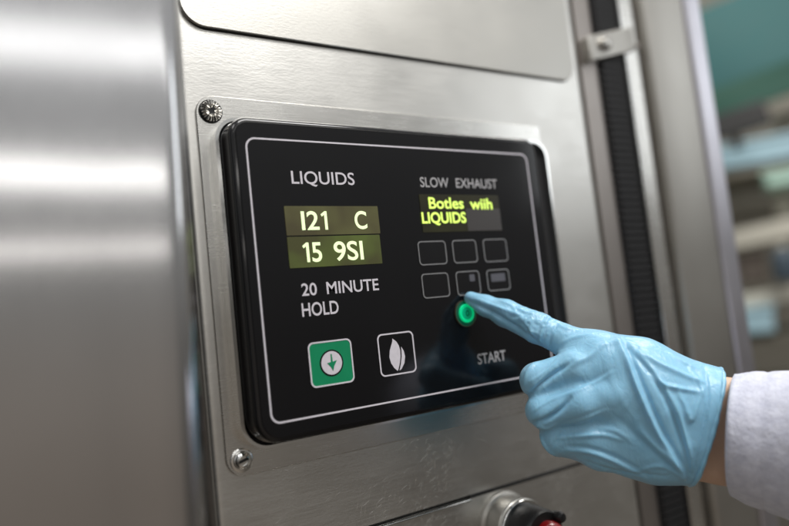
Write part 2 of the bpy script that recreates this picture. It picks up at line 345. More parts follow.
def jug(px, py, s_, rad, h, mat, label):
    c = rp(px, py, s_); r_ = thing('jug', label, 'jug', tuple(c-ez*h/2)); n_ = 28; v = []; f = []
    pf = [(0.0, 0), (0.92, 0), (1, .04), (1, .66), (.9, .76), (.45, .86), (.38, .9)]
    for q, zz in pf: v += [c+rad*q*(math.cos(2*math.pi*i/n_)*ex+math.sin(2*math.pi*i/n_)*ey)+ez*(zz-.5)*h for i in range(n_)]
    for j in range(len(pf)-1):
        for i in range(n_): a, b = j*n_+i, j*n_+(i+1) % n_; f.append((a, b, b+n_, a+n_))
    mesh('jug_body', v, f, mat, r_, smooth=True)
    v = [c+rad*q*(math.cos(2*math.pi*i/n_)*ex+math.sin(2*math.pi*i/n_)*ey)+ez*(zz-.5)*h for q, zz in ((.46, .88), (.46, 1.0), (.001, 1.0)) for i in range(n_)]
    f = [(j*n_+i, j*n_+(i+1) % n_, (j+1)*n_+(i+1) % n_, (j+1)*n_+i) for j in range(2) for i in range(n_)]
    mesh('cap', v, f, M['cream'], r_)
jug(784, 262, 2.2, 0.035, 0.12, M['navy'], 'dark blue jug on the rack at the right edge, beside the brown carton')
jug(783, 205, 2.4, 0.03, 0.075, M['cream'], 'cream jug on the rack at the right edge, just below the mint bin')
jug(735, 345, 2.2, 0.035, 0.10, M['cream'], 'cream jug low on the rack between the machine post and the sky blue bin')
t = thing('wall_cupboard', 'olive grey cupboard on the far wall between mint bin and cream shelf', 'cupboard', tuple(rp(750, 195, 2.8)))
rbox('carcass', rp(745, 198, 2.8), 0.55, 0.3, 0.16, M['olive'], t); rbox('door_leaf', rp(745, 198, 2.795), 0.5, 0.006, 0.13, M['olive'], t)
t = thing('wall_panel', 'cream wall panel at the upper right beyond the black monitor', 'panel', tuple(rp(785, 130, 2.7)))
rbox('panel_sheet', rp(806, 128, 2.7), 0.22, 0.03, 0.14, M['cream'], t); rbox('panel_trim', rp(806, 110, 2.69), 0.23, 0.03, 0.012, M['olive'], t)

# ------------------------------------------------------------------ steriliser front
cab = thing('steriliser_cabinet', 'stainless steel steriliser cabinet front with textured sheet and dark seam', 'steriliser', (0.15, 0.026, -0.6))
def prism(name, pts, z0, z1, mat, parent, ang=25, **k):
    n = len(pts); v = [(x, y, z0) for x, y in pts]+[(x, y, z1) for x, y in pts]
    f = [(i, (i+1) % n, n+(i+1) % n, n+i) for i in range(n)]+[tuple(range(n))[::-1], tuple(range(n, 2*n))]
    o = mesh(name, v, f, mat, parent, **k); bm = bmesh.new(); bm.from_mesh(o.data); bmesh.ops.recalc_face_normals(bm, faces=bm.faces); bm.to_mesh(o.data); bm.free()
    return sharp(o, ang)
# main sheet with rounded left return and rolled right return into the recess
def sheet_profile(z0, z1, name, mat, xl=-0.027, xr=0.330, y=0.026, parent=cab, nz_=2):
    pr = [(xl, y+0.030)]
    for i in range(7):
        a = R_(180+90*i/6); pr.append((xl+0.004+0.004*math.cos(a), y+0.004+0.004*math.sin(a)))
    pr += [(xl+0.0055, y), (xr-0.0115, y)]
    for i in range(7):
        a = R_(-90+70*i/6); pr.append((xr-0.010+0.010*math.cos(a), y+0.010+0.010*math.sin(a)))
    pr.append((xr+0.010, y+0.034))
    inn = [(xr+0.0085, y+0.034), (xr-0.001, y+0.012), (xr-0.010, y+0.0016), (xl+0.004, y+0.0016), (xl+0.0015, y+0.004), (xl+0.0015, y+0.030)]
    return prism(name, pr+inn, z0, z1, mat, parent, ang=30)
sheet_profile(-0.2378, 0.9, 'front_sheet', M['sheet'])
low = sheet_profile(-0.75, -0.2400, 'lower_sheet', M['sheet'], y=0.0262)
# rolled bright upper lip of the lower sheet and the dark seam gap
box('seam_lip', -0.027, 0.150, 0.0235, 0.0262, -0.2412, -0.2400, M['chrome'], cab, bw=0.0004)
box('seam_gap', -0.026, 0.334, 0.0285, 0.034, -0.2403, -0.2376, M['dark'], cab)
box('seam_seal', 0.150, 0.329, 0.0252, 0.0285, -0.2400, -0.2379, M['dark'], cab)
o = extr('upper_cover', [(rrect(-0.0235, 0.3145, 0.0745, 0.7, 0.015, 10), 0.026), (rrect(-0.0235, 0.3145, 0.0745, 0.7, 0.015, 10), 0.0236),
     (rrect(-0.0231, 0.3141, 0.0749, 0.6996, 0.0146, 10), 0.0232)], M['cover'], cab)
o = extr('cover_shadow_line', [(rrect(-0.0226, 0.3136, 0.0737, 0.699, 0.015, 10), 0.0259), (rrect(-0.0226, 0.3136, 0.0737, 0.699, 0.015, 10), 0.0252)], M['dark'], cab)  # dark strip painting the shadow line under the cover's edge
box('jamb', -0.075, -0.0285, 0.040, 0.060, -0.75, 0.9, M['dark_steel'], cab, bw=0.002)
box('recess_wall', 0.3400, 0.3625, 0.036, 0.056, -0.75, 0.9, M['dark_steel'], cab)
# ribbed black gasket
gz = np.arange(-0.45, 0.40, 0.0065); v = []; f = []
pr = [(0.363, 0.052), (0.363, 0.034), (0.3655, 0.031), (0.3925, 0.031), (0.395, 0.034), (0.395, 0.052)]
k = 0
for z in gz:
    for dz, inn in ((0, 0.0022), (0.0012, 0.0022), (0.002, 0), (0.0058, 0)):
        v += [(x+(0.0008 if x < .379 else -0.0008)*(inn > 0), y+inn, z+dz) for x, y in pr]; k += 1
n = len(pr)
for i in range(k-1):
    for j in range(n-1): a = i*n+j; f.append((a, a+1, a+n+1, a+n))
mesh('gasket', v, f, M['rubber'], cab)
box('gasket_retainer', 0.3955, 0.3985, 0.0282, 0.056, -0.75, 0.9, M['chrome'], cab, bw=0.0006)
box('channel', 0.3990, 0.4205, 0.0302, 0.056, -0.75, 0.9, M['plate'], cab, bw=0.003)
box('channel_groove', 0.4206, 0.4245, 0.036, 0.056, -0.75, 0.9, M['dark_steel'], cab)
# door post: flat front, chamfer, side
prism('post', [(0.4248, 0.20), (0.4248, 0.0245), (0.426, 0.0225), (0.4285, 0.0215), (0.4855, 0.0195), (0.4855, 0.20)], -0.75, 0.9, M['post'], cab)
prism('post_edge_strip', [(0.4862, 0.20), (0.4862, 0.0185), (0.4875, 0.0168), (0.4900, 0.0160), (0.5090, 0.0150), (0.5115, 0.0165), (0.5125, 0.20)], -0.75, 0.9, M['strip'], cab, ang=20)
# clamp bracket over the gasket
br = prism('bracket', [(0.3440, 0.050), (0.3440, 0.0285), (0.3455, 0.0270), (0.3950, 0.0262), (0.4085, 0.0262), (0.4095, 0.0270), (0.4095, 0.0296), (0.3935, 0.0298), (0.3925, 0.050)], 0.1070, 0.1300, M['post'], cab)
for q in br.data.vertices: q.co.z += (q.co.x+0.15-0.3735)*0.28
bevel(br, 0.001)
lathe('bolt', 0.3640, 0.1165, [(0.0001, 0.0270), (0.0062, 0.0270), (0.0066, 0.0262), (0.0066, 0.0240), (0.0055, 0.0218), (0.0030, 0.0208), (0.0001, 0.0206)], M['screw'], br)
lathe('rivet', 0.4150, 0.1225, [(0.0001, 0.0285), (0.0030, 0.0285), (0.0028, 0.0265), (0.0001, 0.0258)], M['dark_steel'], cab, n=20)

# ------------------------------------------------------------------ open door in front, at the left
dr = thing('steel_door', 'tall brushed stainless steel door edge blurred in the left foreground', 'door', (-0.25, -0.05, -0.6))
def door_slab():
    # slightly leaning slab, rolled right edge
    pr = [(-0.50, -0.028)]
    for x in np.linspace(-0.49, -0.075, 24): pr.append((x, -0.070-0.0015*math.sin((x+0.5)*9)))
    for i in range(9):
        a = R_(-90+90*i/8); pr.append((-0.066+0.012*math.cos(a), -0.058+0.012*math.sin(a)))
    pr.append((-0.054, -0.028))
    v = []; f = []; n = len(pr); zs = np.linspace(-0.75, 0.6, 28)
    for z in zs: v += [(x+0.030*(z+0.07), y+0.0008*math.sin(z*23), z) for x, y in pr]
    for j in range(len(zs)-1):
        for i in range(n): a, b = j*n+i, j*n+(i+1) % n; f.append((a, b, b+n, a+n))
    f.append(tuple(range(n))[::-1]); f.append(tuple(range((len(zs)-1)*n, len(zs)*n)))
    o = mesh('door_skin', v, f, M['door'], dr, smooth=True); o.data.set_sharp_from_angle(angle=R_(50))
door_slab()
box('door_gasket', -0.47, -0.085, -0.0275, -0.020, -0.70, 0.55, M['rubber'], dr, bw=0.002)

# ------------------------------------------------------------------ control panel
cp = thing('control_panel', 'black glossy control panel with lit green displays on a brushed steel mounting plate', 'control panel', (0.11, 0.0245, -0.19))
mp_ = extr('mounting_plate', [(rrect(-0.0190, 0.2640, -0.1905, 0.0322, (0.011, 0.004, 0.0015, 0.011)), 0.0259),
      (rrect(-0.0190, 0.2640, -0.1905, 0.0322, (0.011, 0.004, 0.0015, 0.011)), 0.0249), (rrect(-0.0186, 0.2636, -0.1901, 0.0318, (0.0106, 0.0036, 0.0011, 0.0106)), 0.0245)], M['plate'], cp)
# steel collar round the housing
ringo = rrect(-0.0118, 0.2600, -0.1765, 0.0168, (0.016, 0.012, 0.013, 0.014)); ringi = rrect(-0.0097, 0.2584, -0.1750, 0.0150, (0.0145, 0.0105, 0.0115, 0.0125))
ringmesh('steel_collar', ringo, ringi, 0.0245, 0.0085, M['chrome'], cp)
fl = rrect(-0.0104, 0.2583, -0.1756, 0.0158, (0.0145, 0.0105, 0.0115, 0.0125)); plate2d('backing_gasket', fl, 0.0244, M['rubber'], cp, t=0.004)
def hh(d): return rrect(-0.0092+d, 0.2325-d, -0.1732+d, 0.0133-d, (0.0155-d, 0.012-d, 0.011-d, 0.012-d), 12)
prof = [(hh(0), 0.0215), (hh(0), 0.012), (hh(0.0003), 0.0115), (hh(0.0003), 0.0035)]
for i in range(1, 7):
    a = R_(90*i/6); prof.append((hh(0.0003+0.0030*(1-math.cos(a))), 0.0035-0.0030*math.sin(a)))
hs = extr('housing', prof, M['black'], cp, smooth_ang=50)
fc_ = extr('face', [(hh(0.0036), 0.0008), (hh(0.0036), 0.0002), (hh(0.0038), 0.0)], M['face'], cp)
bo = rrect(-0.0004, 0.2204, -0.1619, 0.0004, 0.0060, 10); bi = rrect(0.0006, 0.2194, -0.1609, -0.0006, 0.0051, 10)
ringmesh('border_line', bo, bi, 0.0, 0.0002, M['print_white'], cp)
Y1, Y2, Y3, Y4 = -0.0001, -0.0006, -0.0009, -0.0012
text('LIQUIDS', 0.0262, 0.0690, -0.0262, -0.0185, Y1, M['print_white'], cp, bold=0.008)
w1 = plate2d('display_window', rrect(0.0197, 0.0836, -0.0570, -0.0396, 0.0005), 0.0, M['lcd'], cp, t=0.0004, label='upper lit window reading 121 C')
def one(x, zb, zt, w, parent):
    h = zt-zb; pts = [(x+w*.5, zb), (x+w, zb), (x+w, zt), (x+w*.58, zt), (x-w*.15, zt-h*.17), (x+w*.05, zt-h*.29), (x+w*.5, zt-h*.19)]
    plate2d('lettering', pts, Y2, M['seg'], parent, t=0.0001)
text('I2', 0.0297, 0.0412, -0.0540, -0.0428, Y2, M['seg'], w1, bold=0.014); one(0.0432, -0.0540, -0.0428, 0.0036, w1)
text('C', 0.0658, 0.0745, -0.0540, -0.0428, Y2, M['seg'], w1, bold=0.018)
w2 = plate2d('display_window', rrect(0.0197, 0.0828, -0.0760, -0.0578, 0.0005), 0.0, M['lcd_green'], cp, t=0.0004, label='lower lit window reading 15 9SI')
one(0.0292, -0.0730, -0.0614, 0.0036, w2)
text('5', 0.0345, 0.0410, -0.0730, -0.0614, Y2, M['seg'], w2, bold=0.014)
text('9SI', 0.0492, 0.0696, -0.0730, -0.0614, Y2, M['seg'], w2, bold=0.014)
text('20  MINUTE', 0.0257, 0.0784, -0.0925, -0.0853, Y1, M['print_white'], cp, bold=0.012)
text('HOLD', 0.0247, 0.0487, -0.1045, -0.0967, Y1, M['print_white'], cp, bold=0.012)
text('SLOW', 0.1193, 0.1432, -0.0265, -0.0199, Y1, M['print_grey'], cp, bold=0.006)
text('EXHAUST', 0.1496, 0.1872, -0.0265, -0.0199, Y1, M['print_grey'], cp, bold=0.006)
w3 = plate2d('display_window', rrect(0.1170, 0.1866, -0.0570, -0.0315, 0.0005), 0.0, M['lcd_off'], cp, t=0.0004, label='unlit dark window with two lines of green text')
plate2d('grey_patch', rrect(0.1552, 0.1864, -0.0568, -0.0412, 0.0002), -0.0004, M['lcd_dim'], w3, t=0.00015)
text('Botles', 0.1238, 0.1535, -0.0413, -0.0336, Y3, M['seg_y'], w3, bold=0.018)
text('wiih', 0.1592, 0.1795, -0.0418, -0.0340, Y3, M['seg_y'], w3, bold=0.018)
text('LIQUIDS', 0.1168, 0.1542, -0.0512, -0.0437, Y3, M['seg_y'], w3, bold=0.024)
# icon keys
def icon_frame(x0, x1, z0, z1, fill, line):
    k = plate2d('icon_key', rrect(x0, x1, z0, z1, 0.0033), 0.0, fill, cp, t=0.0004)
    ringmesh('outline', rrect(x0-0.0002, x1+0.0002, z0-0.0002, z1+0.0002, 0.0034), rrect(x0+0.0007, x1-0.0007, z0+0.0007, z1-0.0007, 0.0027), -0.0003, 0.0003, line, k)
    return k
k1 = icon_frame(0.0260, 0.0543, -0.1455, -0.1199, M['green_print'], M['print_white']); k1['label'] = 'green key with a down arrow in a white disc'
cx, cz = 0.0402, -0.1328
plate2d('disc', circ(cx, cz, 0.0070), -0.0004, M['green_print'], k1, t=0.0001)
ringmesh('ring', circ(cx, cz, 0.0077), circ(cx, cz, 0.0068), -0.0004, 0.0002, M['face'], k1)
plate2d('disc', circ(cx, cz, 0.0068), -0.0004, M['print_white'], k1, t=0.0003)
ar = [(-0.0003, 0.0052), (0.0004, 0.0052), (0.0006, 0.0006), (0.0034, 0.0012), (0.0012, -0.0022), (0.0004, -0.0047), (-0.0008, -0.0024), (-0.0030, 0.0002), (-0.0005, 0.0006)]
plate2d('arrow', [(cx+a, cz+b) for a, b in ar], -0.0007, M['green_print'], k1, t=0.0002)
k2 = icon_frame(0.0730, 0.0995, -0.1456, -0.1199, M['face'], M['print_white']); k2['label'] = 'black key with a white leaf outline'
cx, cz = 0.0857, -0.1330
la = [(-0.0018, 0.0098), (0.0008, 0.0077), (0.0024, 0.0050), (0.0030, 0.0022), (0.0028, -0.0018), (0.0018, -0.0056), (0.0004, -0.0092), (-0.0004, -0.0104),
      (-0.0026, -0.0084), (-0.0046, -0.0052), (-0.0054, -0.0014), (-0.0046, 0.0026), (-0.0030, 0.0060), (-0.0020, 0.0082)]
lb = [(0.0040, 0.0042), (0.0056, 0.0014), (0.0062, -0.0022), (0.0052, -0.0062), (0.0026, -0.0096), (0.0010, -0.0104), (0.0026, -0.0060), (0.0037, -0.0018), (0.0040, 0.0020)]
plate2d('leaf', [(cx+a, cz+b) for a, b in la], -0.0004, M['print_white'], k2); plate2d('leaf', [(cx+a, cz+b) for a, b in lb], -0.0004, M['print_white'], k2)
lc = [(0.0009, -0.0080), (0.0012, -0.0080), (0.0036, -0.0010), (0.0038, 0.0022), (0.0034, 0.0022), (0.0033, -0.0010)]
# blank keys
for (a, b, c, d, i) in ((0.1114, 0.1340, -0.0786, -0.0630, 0), (0.1398, 0.1606, -0.0786, -0.0630, 1), (0.1671, 0.1888, -0.0790, -0.0630, 2),
                        (0.1114, 0.1332, -0.1003, -0.0844, 3), (0.1398, 0.1602, -0.1006, -0.0844, 4), (0.1670, 0.1877, -0.0993, -0.0846, 5)):
    kk = plate2d('key', rrect(a, b, c, d, 0.0026), 0.0, M['key_face'], cp, t=0.0003)
    ringmesh('outline', rrect(a-0.0001, b+0.0001, c-0.0001, d+0.0001, 0.0027), rrect(a+0.0005, b-0.0005, c+0.0005, d-0.0005, 0.0021), -0.0002, 0.0003, M['key_line'], kk)
    if i == 4: plate2d('mark', rrect(0.1515, 0.1560, -0.0915, -0.0868, 0.0008), -0.0003, M['key_mark'], kk, t=0.0001)
    if i == 5: plate2d('mark', rrect(0.1708, 0.1838, -0.0930, -0.0874, 0.0004), -0.0003, M['key_mark'], kk, t=0.0001)
# round lit start button
bx, bz = 0.1442, -0.1127
sb = lathe('start_button', bx, bz, [(0.0001, 0.0004), (0.0086, 0.0004), (0.0086, -0.0010), (0.0080, -0.0012), (0.0001, -0.0012)], M['glow_edge'], cp, label='round lit green start button')
ringmesh('rim', circ(bx, bz, 0.0090, 56), circ(bx, bz, 0.0085, 56), 0.0, 0.0013, M['rim'], sb)
lathe('lens', bx, bz, [(0.0001, -0.0010), (0.0063, -0.0010), (0.0063, -0.0020), (0.0059, -0.0025), (0.0048, -0.0026), (0.0042, -0.0022), (0.0001, -0.0020)], M['glow'], sb)
lathe('lens_centre', bx, bz, [(0.0001, -0.0018), (0.0043, -0.0018), (0.0041, -0.0024), (0.0001, -0.0026)], M['glow_dim'], sb)
ringmesh('power_mark', [(bx+0.0014*math.cos(a), bz+0.0020*math.sin(a)) for a in np.linspace(0, 2*math.pi, 25)[:-1]],
         [(bx+0.0009*math.cos(a), bz+0.0014*math.sin(a)) for a in np.linspace(0, 2*math.pi, 25)[:-1]], -0.0025, 0.0003, M['glow_edge'], sb)
text('START', 0.1503, 0.1757, -0.1478, -0.1408, Y1, M['print_grey'], cp, bold=0.012)
# two screws holding the plate
def knurled(cx, cz):
    o = lathe('screw', cx, cz, [(0.0001, 0.0246), (0.0066, 0.0246), (0.0067, 0.0236), (0.0060, 0.0224), (0.0040, 0.0217), (0.0016, 0.0217), (0.0001, 0.0222)], M['dark'], cp, label='serrated round head screw at the upper left corner of the plate')
    v = []; f = []; nt = 21
    for i in range(nt):
        a = 2*math.pi*(i+0.25*rng.random())/nt; w = 0.085+0.06*rng.random(); r1 = 0.0059+0.0005*rng.random(); r0 = 0.0014+0.0012*rng.random()
        b0 = len(v)
        for r, y in ((r0, 0.0215), (0.0040, 0.0209), (r1, 0.0221), (0.0066, 0.0236)):
            for k, dy in ((-1, 0.0006), (0, 0), (1, 0.0006)):
                ww = w*k*(1.0 if r > 0.003 else 1.5); v.append((cx+r*math.cos(a+ww), y+dy, cz+r*math.sin(a+ww)))
        for q in range(3):
            for k in range(2): c = b0+q*3+k; f.append((c, c+1, c+4, c+3))
    mesh('ridges', v, f, M['bright'], o)
knurled(-0.0102, 0.0223)
lathe('washer', -0.0102, 0.0223, [(0.0001, 0.0246), (0.0070, 0.0246), (0.0071, 0.0238), (0.0001, 0.0236)], M['dark'], cp)
sc = lathe('screw', -0.0100, -0.1815, [(0.0001, 0.0246), (0.0065, 0.0246), (0.0067, 0.0240), (0.0060, 0.0236), (0.0052, 0.0236), (0.0050, 0.0228), (0.0040, 0.0216), (0.0028, 0.0211), (0.0026, 0.0222), (0.0001, 0.0222)], M['chrome'], cp, label='round slotted screw at the lower left corner of the plate')
v = [(-0.0100+a*math.cos(.25)-b*math.sin(.25), y, -0.1815+a*math.sin(.25)+b*math.cos(.25)) for y in (0.0224, 0.0208) for a, b in ((-.0030, -.0005), (.0030, -.0005), (.0030, .0005), (-.0030, .0005))]
mesh('slot', v, [(0,1,2,3), (4,7,6,5), (0,4,5,1), (1,5,6,2), (2,6,7,3), (3,7,4,0)], M['dark'], sc)

# ------------------------------------------------------------------ round switch at the bottom
sw = thing('key_switch', 'round steel collared switch with black cap and red button below the seam', 'switch', (0.1785, 0.026, -0.265))
sx_, sz_ = 0.1785, -0.2655
lathe('collar', sx_, sz_, [(0.0001, 0.0265), (0.0240, 0.0265), (0.0240, 0.0235), (0.0228, 0.0225), (0.0212, 0.0220), (0.0208, 0.0100), (0.0200, 0.0092), (0.0001, 0.0092)], M['post'], sw, n=64)
lathe('chrome_ring', sx_, sz_, [(0.0001, 0.0095), (0.0212, 0.0095), (0.0216, 0.0088), (0.0216, 0.0052), (0.0208, 0.0042), (0.0001, 0.0042)], M['chrome'], sw, n=64)
lathe('cap', sx_, sz_, [(0.0001, 0.0045), (0.0190, 0.0045), (0.0187, 0.0), (0.0176, -0.0120), (0.0160, -0.0150), (0.0001, -0.0150)], M['blackplastic'], sw, n=64)
lathe('index_nub', sx_+0.012, sz_+0.0105, [(0.0001, -0.0120), (0.0036, -0.0120), (0.0038, -0.0185), (0.0028, -0.0205), (0.0001, -0.0210)], M['blackplastic'], sw, n=24)
lathe('button', sx_+0.001, sz_-0.001, [(0.0001, -0.0140), (0.0115, -0.0140), (0.0118, -0.0180), (0.0105, -0.0220), (0.0070, -0.0245), (0.0001, -0.0252)], M['red'], sw, n=48)

# ------------------------------------------------------------------ gloved hand, forearm and sleeve (one person)
def C3(px, py, s): return np.array([(px-PW/2)/F*s, s, -(py-PH/2)/F*s])   # viewpoint-aligned metric frame used only to lay out the skeleton
def toworld(v): return CAM + np.asarray(v) @ RM.T
def seg(Pg, a, b, ra, rb, sq=None):
    a = a.astype(np.float32); ab = b.astype(np.float32)-a; q = Pg-a
    h = np.clip((q @ ab)/np.float32(ab @ ab), 0, 1); q -= h[..., None]*ab
    return np.sqrt(np.einsum('...i,...i->...', q, q))-(np.float32(ra)+np.float32(rb-ra)*h)
def smin(a, b, k):
    h = np.clip(0.5+0.5*(b-a)/k, 0, 1); return b+(a-b)*h-k*h*(1-h)
def surface_nets(f, lo, h):
    nx, ny, nz_ = f.shape; ins = f < 0
    c = [(i, j, k) for i in (0, 1) for j in (0, 1) for k in (0, 1)]
    sl = lambda a, i, j, k: a[i:nx-1+i, j:ny-1+j, k:nz_-1+k]
    cnt = sum(sl(ins, *q).astype(int) for q in c); act = (cnt > 0) & (cnt < 8)
    idx = -np.ones(act.shape, int); ai = np.argwhere(act); idx[act] = np.arange(len(ai))
    acc = np.zeros((len(ai), 3)); w = np.zeros(len(ai))
    for a in c:
        for ax in range(3):
            if a[ax] == 1: continue
            b = list(a); b[ax] = 1
            fa = sl(f, *a)[act]; fb = sl(f, *b)[act]; cross = (fa < 0) != (fb < 0)
            tt = np.where(cross, fa/np.where(cross, fa-fb, 1), 0)
            p = np.tile(np.array(a, float), (len(ai), 1)); p[:, ax] += tt
            acc += p*cross[:, None]; w += cross
    V = lo+(ai+acc/w[:, None])*h
    F_ = []
    for ax in range(3):
        o1, o2 = (ax+1) % 3, (ax+2) % 3
        a = np.take(ins, range(0, ins.shape[ax]-1), ax); b = np.take(ins, range(1, ins.shape[ax]), ax)
        e_ = np.argwhere(a != b); e_ = e_[(e_[:, o1] > 0) & (e_[:, o2] > 0) & (e_[:, o1] < f.shape[o1]-1) & (e_[:, o2] < f.shape[o2]-1)]
        flip = a[tuple(e_.T)]
        def g(d1, d2):
            q = e_.copy(); q[:, o1] -= d1; q[:, o2] -= d2; return idx[tuple(q.T)]
        q = np.stack([g(1, 1), g(0, 1), g(0, 0), g(1, 0)], 1)
        q[~flip] = q[~flip][:, ::-1]; F_.append(q)
    return V, np.concatenate(F_)
def vnormals(V, Fq):
    n = np.cross(V[Fq[:, 2]]-V[Fq[:, 0]], V[Fq[:, 3]]-V[Fq[:, 1]]); N = np.zeros_like(V)
    for i in range(4): np.add.at(N, Fq[:, i], n)
    return N/np.maximum(np.linalg.norm(N, axis=1, keepdims=True), 1e-12)
def relax(V, Fq, it, lam=0.5):
    e_ = np.concatenate([Fq[:, [i, (i+1) % 4]] for i in range(4)]); e_ = np.concatenate([e_, e_[:, ::-1]])
    for _ in range(it):
        A = np.zeros_like(V); c = np.bincount(e_[:, 0], minlength=len(V))
        for i in range(3): A[:, i] = np.bincount(e_[:, 0], weights=V[e_[:, 1], i], minlength=len(V))
        V = V+lam*(A/np.maximum(c, 1)[:, None]-V)
    return V
mm = 0.001
# chains: (px, py, distance, radius mm)
INDEX = [(471, 298.5, .4560, 4.6), (486, 305.5, .4500, 6.8), (505, 312.5, .4430, 8.6), (537, 328, .4330, 9.2), (566, 341, .4240, 9.8), (592, 353, .4180, 13.0)]
MIDDLE = [(612, 366, .409, 13.0), (575, 369, .408, 11.0), (537, 380, .412, 9.8), (541, 388, .430, 9.0), (566, 396, .446, 8.4)]
RING = [(614, 396, .404, 13.0), (580, 402, .402, 11.4), (543, 411, .407, 9.8), (551, 419, .428, 9.0), (574, 421, .444, 8.0)]
PINKY = [(618, 432, .406, 12.5), (588, 434, .406, 11.5), (556, 437, .411, 9.0), (560, 444, .426, 7.6), (580, 444, .440, 7.0)]
META = [[(592, 353, .418, 13), (640, 366, .411, 16), (690, 396, .405, 19)],
        [(612, 366, .409, 13), (650, 388, .404, 18), (700, 412, .401, 20)],
        [(614, 396, .404, 13), (650, 412, .402, 19), (700, 432, .400, 20)],
        [(618, 432, .406, 13), (640, 444, .406, 18.0), (660, 448, .404, 18.5), (690, 450, .403, 18.0)]]
WEB = [(562, 440, .414, 8.5), (600, 448, .408, 13), (650, 458, .404, 12.5)]
THUMB = [(690, 405, .425, 16), (645, 388, .446, 13.5), (604, 374, .452, 10.5), (574, 372, .448, 9.2)]
def build_hand(h, off, with_arm, cut):
    lo = C3(452, 500, .40); lo = np.array([C3(452, 300, .46)[0]-0.004, 0.352, -0.150])
    hi = np.array([0.26 if with_arm else 0.222, 0.478, -0.008])
    n = np.ceil((hi-lo)/h).astype(int)+1
    ax = [lo[i]+h*np.arange(n[i]) for i in range(3)]
    G = np.stack(np.meshgrid(*ax, indexing='ij'), -1).astype(np.float32)
    def chain(c, k=0.003):
        d = None
        for (a, b) in zip(c, c[1:]):
            q = seg(G, C3(*a[:3]), C3(*b[:3]), (a[3]-off)*mm, (b[3]-off)*mm)
            d = q if d is None else smin(d, q, k)
        return d
    pal = None
    for m in META:
        q = chain(m, 0.006); pal = q if pal is None else smin(pal, q, 0.014)
    pal = smin(smin(pal, chain(THUMB), 0.010), chain(WEB), 0.006)
    fi = chain(INDEX); mi = chain(MIDDLE); ri = chain(RING); pi_ = chain(PINKY)
    cur = smin(smin(mi, ri, 0.0035), pi_, 0.0035)
    d = smin(pal, cur, 0.007); d = smin(d, fi, 0.007)
    if with_arm:
        for c in ([(690, 410, .405, 16), (722, 407, .399, 16.0), (765, 408, .39, 17), (900, 418, .36, 21)], [(690, 430, .405, 17), (722, 431, .399, 17), (765, 435, .39, 19.5), (900, 445, .36, 24)], [(690, 452, .404, 16), (722, 455, .399, 16.0), (765, 462, .39, 18), (900, 478, .36, 24)]):
            for a, b in zip(c, c[1:]): d = smin(d, seg(G, C3(*a[:3]), C3(*b[:3]), a[3]*mm-0.0001, b[3]*mm-0.0001), 0.006)
    if cut:
        # loose cuff flaring over the wrist, cut on a slanting plane and hollowed
        LOOSE = ([(676, 396, .408, 19.5), (735, 412, .399, 24.5)], [(672, 430, .404, 20.0), (732, 428, .399, 25.0)], [(660, 446, .404, 19.5), (728, 446, .398, 23.5)])
        for c in LOOSE: d = smin(d, seg(G, C3(*c[0][:3]), C3(*c[1][:3]), c[0][3]*mm, c[1][3]*mm), 0.007)
        inn = None
        for c in ([(694, 408, .405, 17.5), (745, 412, .399, 24.0)], [(696, 428, .404, 18.0), (745, 428, .399, 24.5)], [(690, 448, .403, 17.5), (745, 446, .398, 23.0)]):
            q = seg(G, C3(*c[0][:3]), C3(*c[1][:3]), c[0][3]*mm, c[1][3]*mm); inn = q if inn is None else smin(inn, q, 0.006)
        d = np.maximum(d, -inn)
        p0 = C3(706.5, 425, .4); nn = np.array([0.93, -0.28, -0.265]); nn /= np.linalg.norm(nn)
        pl = (G-p0.astype(np.float32)) @ nn.astype(np.float32)
        d = np.maximum(d, pl)
    d[0], d[-1], d[:, 0], d[:, -1], d[:, :, 0], d[:, :, -1] = (1,)*6
    return surface_nets(d, lo, h)
